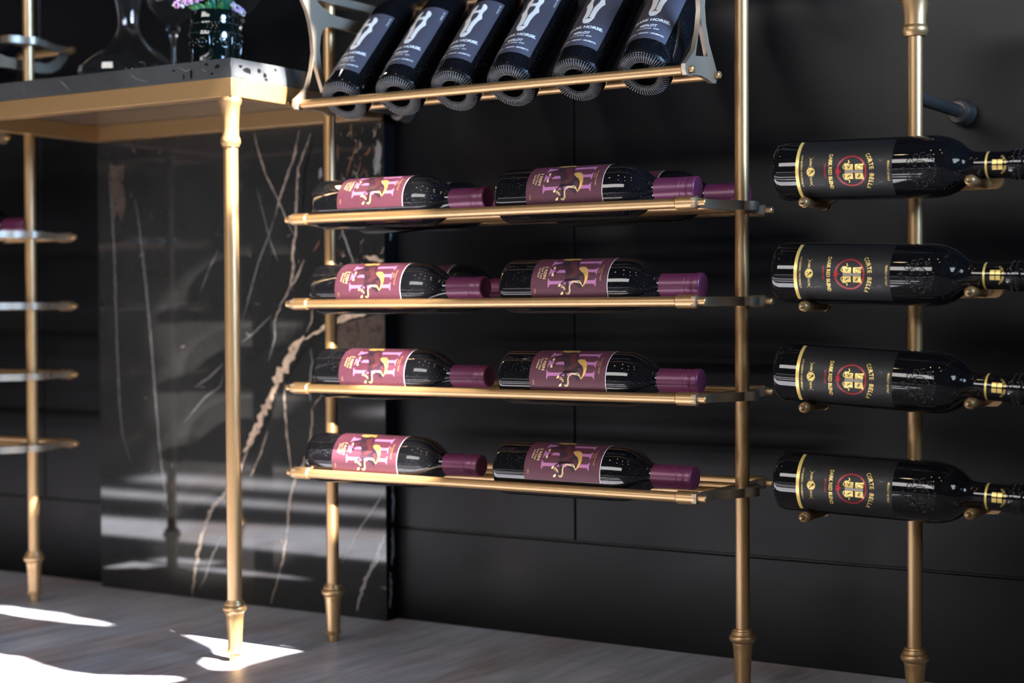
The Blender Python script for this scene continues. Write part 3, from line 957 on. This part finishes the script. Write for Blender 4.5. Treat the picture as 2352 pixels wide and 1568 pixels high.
def dark_label(root, year):
    A = Art(RD)
    A.sheet(29.0, 162.5, -34, 28.5, 0.20, 0)
    half = [(152.5, 3.6), (153.0, 6.0), (151.0, 8.8), (147.5, 11.6), (143.5, 12.8), (139, 12.4), (135.5, 11.2), (131, 10.6), (127, 11.3), (123.5, 12.6), (118.8, 14.2), (115.5, 11.9), (111.5, 10.4), (105, 9.0), (98, 8.3), (91.9, 8.3),
            (86.8, 8.4), (80.5, 6.0), (76.6, 2.6)]
    c = -4.2
    right = [(a, c + s) for a, s in half]
    left = [(a, c - s) for a, s in half][::-1]
    notch = [(149, c - 3.8), (140.5, c - 4.6), (139.0, c), (140.5, c + 4.6), (149, c + 3.8)]
    bowl = [(133.0, 0), (132.6, 4.4), (128, 5.2), (122, 4.6), (116.5, 2.6), (111.5, 1.0), (104, 0.7), (96, 0.6), (90.5, 0.8), (88.8, 2.0), (88.2, 4.6), (87.4, 4.4), (87.2, 0)]
    hole = [(a, c + s) for a, s in bowl] + [(a, c - s) for a, s in bowl[1:-1]][::-1]
    A.poly([right + left + notch, hole], 0.30, 1)
    A.disc(76.0, c + 5.2, 0.6, 0.30, 1, 10)
    A.text('DARK HORSE.', 65.6, -28.5, 23.2, 5.6, 0.30, 1, 0.035)
    A.text('MERLOT', 53.6, -15.0, 8.4, 5.0, 0.30, 1, 0.03)
    A.text('CALIFORNIA  ' + year, 48.6, -18.8, 12.6, 2.5, 0.30, 1, 0.01)
    A.text('LAYERED \u2022 VIBRANT \u2022 AROMATIC', 38.6, -29.5, 22.4, 2.9, 0.30, 1, 0.02)
    # short line of small print running up the right edge
    vs, fs, asp = text_mesh('13% ALC. 750', 0.01)
    out = [A.bm.verts.new((139.5 + x * 17.5, 25.6 - y * 2.2, 0)) for x, y in vs]
    A._z(out, 0.30)
    for f in fs: A.bm.faces.new([out[i] for i in f]).material_index = 1
    return A.done('label', [SLATE, WHITE], root)


def make_dark_bottle():
    root = thing('wine_bottle', 'x', 'wine bottle')
    bm = lathe_x(PROFD)
    for f in bm.faces:
        if f.calc_center_median().x < 0.0065: f.material_index = 1
    obj('glass_body', bm, [BOTTLE, BASE], root, angle=50)
    bm = BM()
    for i in range(56):
        for j in range(9):
            rr = 0.0190 + 0.00182 * j
            th = 2 * PI * i / 56 + 0.11 * j
            ax = 0.0
            for (t0, r0), (t1, r1) in zip(PROFD[3:9], PROFD[4:10]):
                if r0 <= rr <= r1: ax = t0 + (t1 - t0) * (rr - r0) / (r1 - r0)
            c = Vector((ax, rr * math.cos(th), rr * math.sin(th)))
            s = bmesh.ops.create_icosphere(bm, subdivisions=1, radius=0.00082)
            for v in s['verts']: v.co = Vector((v.co.x * 1.0, v.co.y, v.co.z)) + c
    obj('base_knurling', bm, BEAD, root, angle=80)
    dark_label(root, '2020')
    return root


PROFC = [(0.022, 0), (0.020, 0.010), (0.012, 0.020), (0.004, 0.0275), (0.0008, 0.0300), (0.0, 0.0320), (0.0008, 0.0340), (0.003, 0.0358), (0.007, 0.0369), (0.012, CBR),
         (0.188, CBR), (0.197, 0.0369), (0.205, 0.0358), (0.213, 0.0336), (0.220, 0.0304), (0.226, 0.0262), (0.231, 0.0218), (0.235, 0.0185), (0.240, 0.0166), (0.247, 0.0157),
         (0.283, 0.0155), (0.2835, 0.0168), (0.286, 0.0174), (0.297, 0.0174), (0.2995, 0.0168), (0.300, 0.0155), (0.314, 0.0150), (0.315, 0.014), (0.315, 0)]


def make_gold_crest_bottle():
    root = thing('wine_bottle', 'x', 'wine bottle')
    obj('glass_body', lathe_x(PROFC), BOTTLE_CLEAN, root, angle=50)
    A = Art(CBR)
    A.sheet(32.4, 153, 15, 96, 0.20, 0)
    A.sheet(32.4, 36.6, 15, 96, 0.30, 1, 1)
    A.text('LOW ALCOHOL WINE SPECIALTY', 39.2, 38.3, 77.9, 2.3, 0.30, 1)
    A.text('BLUNEN', 50.6, 43.0, 52.6, 2.6, 0.30, 1)
    A.text('NCE SILA', 50.6, 65.6, 75.6, 2.6, 0.30, 1)
    for s0, s1 in ((41.7, 53.6), (64.6, 76.6)):
        for a in (49.4, 54.4): A.ribbon([(a, s0), (a, s1)], 0.5, 0.30, 1)
    A.disc(52.1, 59.2, 5.3, 0.32, 1)
    A.poly([smooth_poly([(56, 57.5), (55.2, 59.4), (53.4, 59.8), (51.6, 61.4), (50.0, 62.8), (49.4, 62.2), (51.4, 60.4), (52.8, 58.4), (53.6, 57.4), (55.0, 56.6)], 1)], 0.40, 2)
    A.disc(50.2, 58.0, 0.6, 0.40, 2, 10)
    A.text('DARK RED BLEND', 74.6, 38.2, 81.4, 4.6, 0.30, 1, 0.02)
    A.text('SEMISWEET', 68.8, 49.6, 67.2, 2.7, 0.30, 3)
    cx, cs, R = 103.3, 59.5, 17.9
    A.ribbon([(cx + R * math.cos(k * PI / 30), cs + R * math.sin(k * PI / 30)) for k in range(60)], 2.0, 0.28, 3, True)
    for k in range(44):
        t = k * 2 * PI / 44
        A.ribbon([(cx + (R - 1.1) * math.cos(t), cs + (R - 1.1) * math.sin(t)), (cx + (R + 1.1) * math.cos(t + 0.09), cs + (R + 1.1) * math.sin(t + 0.09))], 0.45, 0.34, 2)
    A.poly([[(86.6 + (4.9 if k % 2 == 0 else 2.0) * math.cos(PI * k / 5), 59.3 + (4.9 if k % 2 == 0 else 2.0) * math.sin(PI * k / 5)) for k in range(10)]], 0.40, 3)
    A.ribbon([(95.0, 60.0), (117.8, 60.0)], 2.8, 0.36, 4)
    A.ribbon([(106.6, 51.5), (106.6, 69.0)], 2.0, 0.34, 2)
    for q in ([(95.2, 51.2), (105.4, 51.4), (105.4, 58.3), (95.2, 58.2)], [(107.9, 51.4), (116.6, 51.2), (118.6, 50.4), (118.0, 54.0), (117.8, 58.1), (107.9, 58.1)],
              [(95.2, 61.8), (105.2, 61.8), (105.2, 68.8), (95.2, 68.6)], [(107.9, 61.8), (117.6, 61.9), (118.0, 66.0), (118.6, 70.4), (116.4, 69.2), (107.9, 69.0)]):
        A.poly([q], 0.42, 1)
    for (a, s, r) in ((100, 55, 1), (101.5, 53.2, 0.8), (98.2, 53.2, 0.7), (112.6, 54.6, 0), (100, 65.4, 1), (98, 66.6, 0.7), (102, 64.4, 0.8), (112.6, 65.4, 1), (113.6, 63.8, 0.7), (111.4, 66.8, 0.7)):
        if r: A.poly([[(a + (2.0 if k % 2 == 0 else 0.8) * r * math.cos(PI * k / 4 + a), s + (1.8 if k % 2 == 0 else 0.7) * r * math.sin(PI * k / 4 + a)) for k in range(8)]], 0.50, 2)
    A.ribbon([(112.6 + 2.2 * math.cos(t * PI / 8), 54.8 + 2.2 * math.sin(t * PI / 8)) for t in range(2, 15)], 0.7, 0.50, 2)
    for dr in ([(99.4, 46.5), (100.7, 49.0), (98.1, 50.9), (95.5, 50.3), (93.9, 52.7), (92.8, 54.6), (93.9, 56.6), (95.2, 55.6)],
               [(99.4, 73.4), (100.7, 71.0), (98.1, 69.1), (95.5, 69.7), (93.9, 67.0), (92.8, 64.6), (93.9, 62.6), (95.2, 64.0)]):
        A.ribbon(dr, 0.9, 0.44, 1)
    word = 'CORTE\u00b7BELLA'
    Rt, ac, sc_ = 36.5, 92.2, 60.4
    for k, ch in enumerate(word):
        t = (k - 5) * 0.1165
        wd = {'\u00b7': 0.9, 'E': 3.0, 'L': 2.8}.get(ch, 3.6)
        ra, rs = ac + Rt * math.cos(t), sc_ + Rt * math.sin(t)
        if ch == '\u00b7': A.disc(ra, rs, 0.55, 0.30, 3, 10); continue
        A.text(ch, ra - 2.6, rs - wd / 2, rs + wd / 2, 5.2, 0.30, 1, 0.015, turn=t)
    A.text('PRODUCT OF ITALY', 147.4, 48.4, 72.4, 2.4, 0.30, 1)
    for (a0, s0, r0, sgn, n) in ((62, 37, 8, 1, 20), (62, 82, 8, -1, 20), (90, 34, 7, -1, 18), (90, 86, 7, 1, 18), (126, 38, 8, 1, 20), (128, 82, 8, -1, 20), (140, 46, 5, -1, 16), (140, 75, 5, 1, 16), (47, 32, 6, 1, 16), (48, 88, 6, -1, 16)):
        A.ribbon([(a0 + r0 * (1 - t / n * 0.8) * math.cos(sgn * t * 0.42), s0 + r0 * (1 - t / n * 0.8) * math.sin(sgn * t * 0.42)) for t in range(n)], 0.7, 0.25, 2)
    A.done('label', [CBPAPER, CBGOLD, SCROLL, RED, SILVER], root)
    # gold print on the neck
    A = Art(0.0157)
    A.sheet(256, 258.4, 0, 98, 0.12, 0, 1, 40)
    for a0 in (264.5, 271.0):
        for s0 in (17.5, 24.2): A.sheet(a0, a0 + 5.4, s0, s0 + 5.2, 0.12, 0, 1, 4)
    for k, ch in enumerate('CORTE\u00b7BELLA'):
        t = (k - 5) * 0.17
        if ch != '\u00b7': A.text(ch, 265.6 + 14 * math.cos(t) - 1.2, 23.6 + 14 * math.sin(t) - 1.0, 23.6 + 14 * math.sin(t) + 1.0, 2.6, 0.12, 0, 0.01, turn=t)
    A.done('neck_print', [CBGOLD], root, lambda a: prof_at(PROFC, a))
    # crest moulded into the shoulder glass
    bm = BM()

    def on(a, s, lift=0.0002):
        r = prof_at(PROFC, a) + lift
        th = s / CBR
        return Vector((a, -r * math.sin(th), r * math.cos(th)))

    def curl(a0, s0, r0, t0, t1, n=14, th=0.0006, shrink=0.7):
        add_tube(bm, [on(a0 + r0 * (1 - shrink * k / n) * math.cos(t0 + (t1 - t0) * k / n), s0 + r0 * (1 - shrink * k / n) * math.sin(t0 + (t1 - t0) * k / n)) for k in range(n + 1)], th, 6)
    ca, cs2 = 0.186, 0.060
    add_tube(bm, [on(ca + 0.0125 * math.cos(k * PI / 12), cs2 + 0.0105 * math.sin(k * PI / 12)) for k in range(24)], 0.0007, 6, True)
    for (da, ds) in ((-0.005, -0.0046), (0.005, -0.0046), (-0.005, 0.0046), (0.005, 0.0046)):
        add_tube(bm, [on(ca + da + x, cs2 + ds + y) for x, y in ((-0.0034, -0.003), (0.0034, -0.003), (0.0034, 0.003), (-0.0034, 0.003))], 0.0006, 6, True)
        add_tube(bm, [on(ca + da - 0.002, cs2 + ds), on(ca + da + 0.002, cs2 + ds)], 0.0007, 6)
    add_tube(bm, [on(ca - 0.019 + x, cs2 + y) for x, y in ((-0.005, 0), (0, -0.004), (0.005, 0), (0, 0.004))], 0.0007, 6, True)
    add_tube(bm, [on(ca - 0.019 + 0.0018 * math.cos(k * PI / 4), cs2 + 0.0018 * math.sin(k * PI / 4)) for k in range(8)], 0.0006, 6, True)
    for sg in (-1, 1):
        curl(ca - 0.012, cs2 + sg * 0.0095, 0.0045, 0, sg * 7.5)
        curl(ca - 0.005, cs2 + sg * 0.0155, 0.0045, 1, 1 + sg * 7.0)
        curl(ca + 0.004, cs2 + sg * 0.0170, 0.0050, 2, 2 - sg * 7.0)
        curl(ca + 0.012, cs2 + sg * 0.0145, 0.0040, 0, sg * 6.5)
    for k in range(11):
        t = (k - 5) * 0.22
        c = on(ca + 0.019 * math.cos(t), cs2 + 0.019 * math.sin(t))
        s = bmesh.ops.create_icosphere(bm, subdivisions=2, radius=0.0012)
        for v in s['verts']: v.co += c
    obj('moulded_crest', bm, BOTTLE_CLEAN, root, angle=80)
    bm = BM()
    for k in range(30):
        for (a, rr) in ((0.2885, 0.0174), (0.2945, 0.0174)):
            th = k * 2 * PI / 30 + (0.1 if a > 0.29 else 0)
            s = bmesh.ops.create_icosphere(bm, subdivisions=1, radius=0.0011)
            for v in s['verts']: v.co += Vector((a, rr * math.cos(th), rr * math.sin(th)))
    obj('neck_beading', bm, BOTTLE_CLEAN, root, angle=80)
    return root


# ---- burgundy-label bottles on the shelves
AXY, AXH = -0.0675, 0.0212
row_word = ['top', 'second', 'third', 'bottom']
RIGHT_X = [-0.514, -0.507, -0.510, -0.519]
LEFT_X = [-0.833, -0.838, -0.832, -0.846]
SPIN = {('R', 0): 0.03, ('R', 1): 0.05, ('R', 2): 0.0, ('R', 3): -0.12, ('L', 0): -0.16, ('L', 1): 0.10, ('L', 2): 0.06, ('L', 3): 0.07}
proto = make_horse_bottle()
proto['group'] = 'burgundy label bottles on the rack shelves'
first = True


def place_horse(x, y, z, spin, label, yaw=0.0):
    global first
    rot = (spin, 0, yaw)
    if first:
        proto.location = (x, y, z); proto.rotation_euler = rot; proto['label'] = label
        first = False
        return proto
    return copy_thing(proto, (x, y, z), rot, label)


for k in range(4):
    place_horse(RIGHT_X[k], AXY, SHELF_Z[k] + AXH, SPIN[('R', k)], 'burgundy label bottle lying right of centre on the %s shelf, front row' % row_word[k])
    place_horse(LEFT_X[k], AXY, SHELF_Z[k] + AXH, SPIN[('L', k)], 'burgundy label bottle lying nearest the marble on the %s shelf, front row' % row_word[k])
place_horse(-0.506, 0.067, SHELF_Z[0] + AXH, 0.1, 'back row bottle on the top shelf, violet cap behind the right post')
place_horse(-0.862, 0.067, SHELF_Z[0] + AXH, 0.0, 'burgundy label bottle in the back row of the top shelf, half hidden at left')
place_horse(-0.855, 0.067, SHELF_Z[1] + AXH, 0.0, 'burgundy label bottle alone in the back row of the second shelf')
place_horse(-1.905, 0.067, SHELF_Z[0] + AXH, 0.0, 'blurred bottle at the left edge, dark red cap behind the left post')

# ---- slate-blue-label bottles on the sloping cradle
DV = Vector((-0.0394, 0.7107, 0.7024)).normalized()
DL = Vector((0, 0, 1)) - DV * DV.z
DL.normalize()
DYv = DL.cross(DV)


def dark_rot(spin):
    mm = Matrix((DV, DYv, DL)).transposed()
    return (mm @ Matrix.Rotation(spin, 3, 'X')).to_euler()


DX = [-0.7718, -0.6760, -0.5806, -0.4886, -0.3860, -0.2878]
DSPIN = [0.0, 0.02, 0.04, 0.08, 0.10, 0.12]
ordw = ['leftmost', 'second from left', 'third from left', 'third from right', 'second from right', 'rightmost']
dproto = make_dark_bottle()
dproto['group'] = 'slate label bottles tilted on the cradle'
lab21 = None
for i in range(6):
    loc = Vector((DX[i], -0.1, 0.803)) + DV * 0.0035
    lb = 'tilted black bottle with slate blue label, %s of six on the cradle' % ordw[i]
    if i == 0:
        b = dproto; b.location = loc; b.rotation_euler = dark_rot(DSPIN[i]); b['label'] = lb
    else:
        b = copy_thing(dproto, loc, dark_rot(DSPIN[i]), lb)
    if i < 3:
        old = [c for c in b.children if c.name.startswith('label')][0]
        if lab21 is None:
            lab21 = dark_label(b, '2021').data
        else:
            o2 = bpy.data.objects.new('label', lab21); COL.objects.link(o2); o2.parent = b
        if i == 0: keep20 = old.data
        bpy.data.objects.remove(old)
    else:
        [c for c in b.children if c.name.startswith('label')][0].data = keep20
for b in [o for o in COL.objects if o.get('group') == 'slate label bottles tilted on the cradle']:
    if not any(c.name.startswith('label') for c in b.children):
        o2 = bpy.data.objects.new('label', keep20); COL.objects.link(o2); o2.parent = b
copy_thing(dproto, Vector((-1.655, -0.1, 0.803)) + DV * 0.0035, dark_rot(0), 'black bottle tilted on the blurred left rack, only its neck in view')

# ---- gold-crest bottles on the pegs
cproto = make_gold_crest_bottle()
cproto['group'] = 'gold crest bottles on the peg holders'
CX0 = [-0.1155, -0.118, -0.1155, -0.1155]
for k, (z0, slp) in enumerate(CB_ROWS):
    x = CX0[k]
    loc = (x, EY, z0 + slp * x)
    rot = Matrix.Rotation(math.atan(-slp), 3, 'Y') @ Matrix.Rotation([0.12, 0.0, 0.02, -0.02][k], 3, 'X')
    lb = 'black bottle with red ring gold crest label, %s on right post' % ['topmost', 'second down', 'third down', 'lowest'][k]
    if k == 0:
        cproto.location = loc; cproto.rotation_euler = rot.to_euler(); cproto['label'] = lb
    else:
        copy_thing(cproto, loc, rot.to_euler(), lb)

# ------------------------------------------------------------------ things on the tabletop
TT = TZ1 + 0.0004


def shell(prof_out, t):
    """outer profile plus an inner skin t thinner, open at the top"""
    inner = [(z + (t if i == 0 else 0), max(0, r - t)) for i, (z, r) in enumerate(prof_out)]
    inner[0] = (prof_out[0][0] + t * 1.6, 0)
    return prof_out + inner[::-1]


bm = BM()
DEC = [(0, 0), (0, 0.060), (0.004, 0.072), (0.012, 0.0790), (0.022, 0.0775), (0.034, 0.066), (0.048, 0.048), (0.062, 0.031), (0.074, 0.0212), (0.086, 0.0172), (0.100, 0.0166), (0.120, 0.0195),
       (0.142, 0.0232), (0.175, 0.029), (0.205, 0.037), (0.215, 0.041)]
add_lathe(bm, shell(DEC, 0.0022), (0, 0, 0), (0, 0, 1), 56)
o = obj('decanter', bm, CLEAR)
o.location = (-1.210, -0.085, TT)
tag(o, 'clear glass wine decanter with wide base on the marble tabletop', 'decanter')


def wine_glass(x, y, label):
    root = thing('wine_glass', label, 'wine glass', (x, y, TT), 'large wine glasses on the tabletop')
    bm = BM()
    add_lathe(bm, shell([(0.0905, 0), (0.0910, 0.006), (0.0950, 0.014), (0.104, 0.0255), (0.118, 0.0375), (0.135, 0.0465), (0.152, 0.0495), (0.172, 0.0480), (0.200, 0.041), (0.222, 0.035)], 0.0013), seg=48)
    obj('bowl', bm, CLEAR, root)
    bm = BM()
    add_lathe(bm, [(0, 0), (0, 0.036), (0.0015, 0.0375), (0.003, 0.034), (0.006, 0.012), (0.012, 0.0052), (0.030, 0.0036), (0.060, 0.0036), (0.074, 0.0045), (0.084, 0.0075), (0.0902, 0.0120), (0.0902, 0)], seg=40)
    obj('stem', bm, CLEAR, root)
    root.scale = (1.08, 1.08, 1.19)
    return root


wine_glass(-1.2433, 0.050, 'large clear wine glass between the decanter and the dark vase')
wine_glass(-1.1028, 0.050, 'large clear wine glass half hidden behind the dark vase')

vx, vy = -1.005, -0.110
vase = thing('vase', 'dark green moulded glass vase with embossed circles holding pink flowers', 'vase', (vx, vy, TT))
bm = BM()
VP = [(0, 0), (0, 0.029), (0.003, 0.0325), (0.010, 0.0345), (0.030, 0.0375), (0.046, 0.0400), (0.056, 0.0395), (0.061, 0.0375), (0.064, 0.0362), (0.070, 0.0362), (0.074, 0.0372), (0.078, 0.0362), (0.083, 0.0362), (0.0865, 0.0352)]
add_lathe(bm, shell(VP, 0.004), seg=56)
obj('glass_body', bm, GREENGLASS, vase, angle=50)
bm = BM()
fwd = (CAM - Vector((vx, vy, CAM.z)))
A0 = math.atan2(fwd.y, fwd.x)


def von(th, z, lift=0.0003):
    r = prof_at(VP, z) + lift
    return Vector((r * math.cos(A0 + th), r * math.sin(A0 + th), z))


for q in range(7):
    t0 = -0.22 + q * 2 * PI / 7
    for sg in (-1, 1):
        c = t0 + sg * 0.29
        add_tube(bm, [von(c + 0.17 * math.cos(k * PI / 8), 0.036 + 0.0068 * math.sin(k * PI / 8)) for k in range(16)], 0.0013, 6, True)
        s = bmesh.ops.create_icosphere(bm, subdivisions=2, radius=0.0022)
        for v in s['verts']: v.co += von(c, 0.036)
    add_tube(bm, [von(t0, 0.020), von(t0, 0.028), von(t0, 0.038), von(t0, 0.045)], [0.0022, 0.0028, 0.0020, 0.0014], 8)
    add_tube(bm, [von(t0 - 0.30 + 0.06 * k, 0.0125 + 0.0015 * math.cos(k)) for k in range(11)], 0.0016, 6)
for z in (0.0515, 0.0660):
    for k in range(44):
        s = bmesh.ops.create_icosphere(bm, subdivisions=1, radius=0.0013)
        for v in s['verts']: v.co += von(k * 2 * PI / 44, z)
obj('relief', bm, GREENGLASS, vase, angle=80)

fl = thing('flower_bunch', 'small bunch of pink and lilac flowers with green leaves in the dark vase', 'flowers', (vx, vy, TT + 0.030))
rf = random.Random(11)
ru = Vector((-math.sin(A0), math.cos(A0), 0))      # to the right as seen from the front
fw_ = Vector((math.cos(A0), math.sin(A0), 0))


def cluster(name, c, ax, n, rad, m_, bud=False):
    bm = BM()
    for i in range(n):
        t = rf.uniform(-1, 1)
        d = Vector((rf.gauss(0, 1), rf.gauss(0, 1), rf.gauss(0, 1))).normalized()
        pnt = Vector(c) + Vector(ax) * t + d * rad * math.sqrt(max(0.05, 1 - 0.75 * t * t))
        s = bmesh.ops.create_icosphere(bm, subdivisions=1, radius=rf.uniform(0.0016, 0.0028))
        mi = 1 if rf.random() < 0.18 else 0
        for v in s['verts']:
            v.co += pnt
            for f in v.link_faces: f.material_index = mi
    obj(name, bm, [m_, BUD], fl, angle=80)


cluster('blossom', ru * -0.032 + fw_ * 0.012 + Vector((0, 0, 0.076)), ru * 0.026 + Vector((0, 0, 0.012)), 150, 0.0085, BLOSSOM)
cluster('blossom', ru * 0.004 + fw_ * 0.004 + Vector((0, 0, 0.094)), ru * 0.018 + Vector((0, 0, 0.012)), 100, 0.009, BLOSSOM)
cluster('blossom', ru * 0.034 + fw_ * 0.014 + Vector((0, 0, 0.060)), ru * 0.009 + Vector((0, 0, -0.007)), 60, 0.005, BLOSSOM2)


def leaf(base, tip, width, m_):
    bm = BM()
    base, tip = Vector(base), Vector(tip)
    d = tip - base
    side = d.cross(fw_).normalized()
    prev = None
    for i in range(9):
        t = i / 8
        wd = width * math.sin(PI * min(1, t * 0.92 + 0.08)) * (1 - 0.3 * t)
        c = base + d * t + Vector((0, 0, 0.006 * math.sin(PI * t))) + fw_ * 0.003 * math.sin(PI * t)
        cur = [bm.verts.new(c - side * wd), bm.verts.new(c + fw_ * 0.0012), bm.verts.new(c + side * wd)]
        if prev:
            bm.faces.new((prev[0], prev[1], cur[1], cur[0])); bm.faces.new((prev[1], prev[2], cur[2], cur[1]))
        prev = cur
    bmesh.ops.solidify(bm, geom=bm.faces[:], thickness=0.0004)
    obj('leaf', bm, m_, fl)


b0 = Vector((0, 0, 0.045))
for (r_, z_, w_, m_) in ((-0.040, 0.060, 0.006, LEAF), (-0.028, 0.066, 0.005, LEAF), (-0.014, 0.070, 0.005, LEAF), (0.020, 0.078, 0.006, LEAF2), (0.036, 0.094, 0.006, LEAF2), (-0.004, 0.076, 0.005, LEAF2), (0.012, 0.070, 0.005, LEAF), (0.030, 0.076, 0.005, LEAF2)):
    leaf(b0 + ru * r_ * 0.35 + fw_ * 0.008, b0 + ru * r_ + fw_ * 0.016 + Vector((0, 0, z_ - 0.045)), w_, m_)
bm = BM()
for (r_, z_) in ((-0.030, 0.070), (-0.010, 0.078), (0.006, 0.088), (0.030, 0.060)):
    add_tube(bm, [(0, 0, -0.020), ru * r_ * 0.3 + Vector((0, 0, 0.030)), ru * r_ + fw_ * 0.008 + Vector((0, 0, z_))], 0.0012, 6)
add_tube(bm, [ru * 0.010 + Vector((0, 0, 0.030)), ru * 0.011 + Vector((0, 0, 0.062)), ru * 0.012 + Vector((0, 0, 0.080))], [0.004, 0.0065, 0.006], 10)
obj('stem', bm, LEAF2, fl)

bpy.context.view_layer.update()
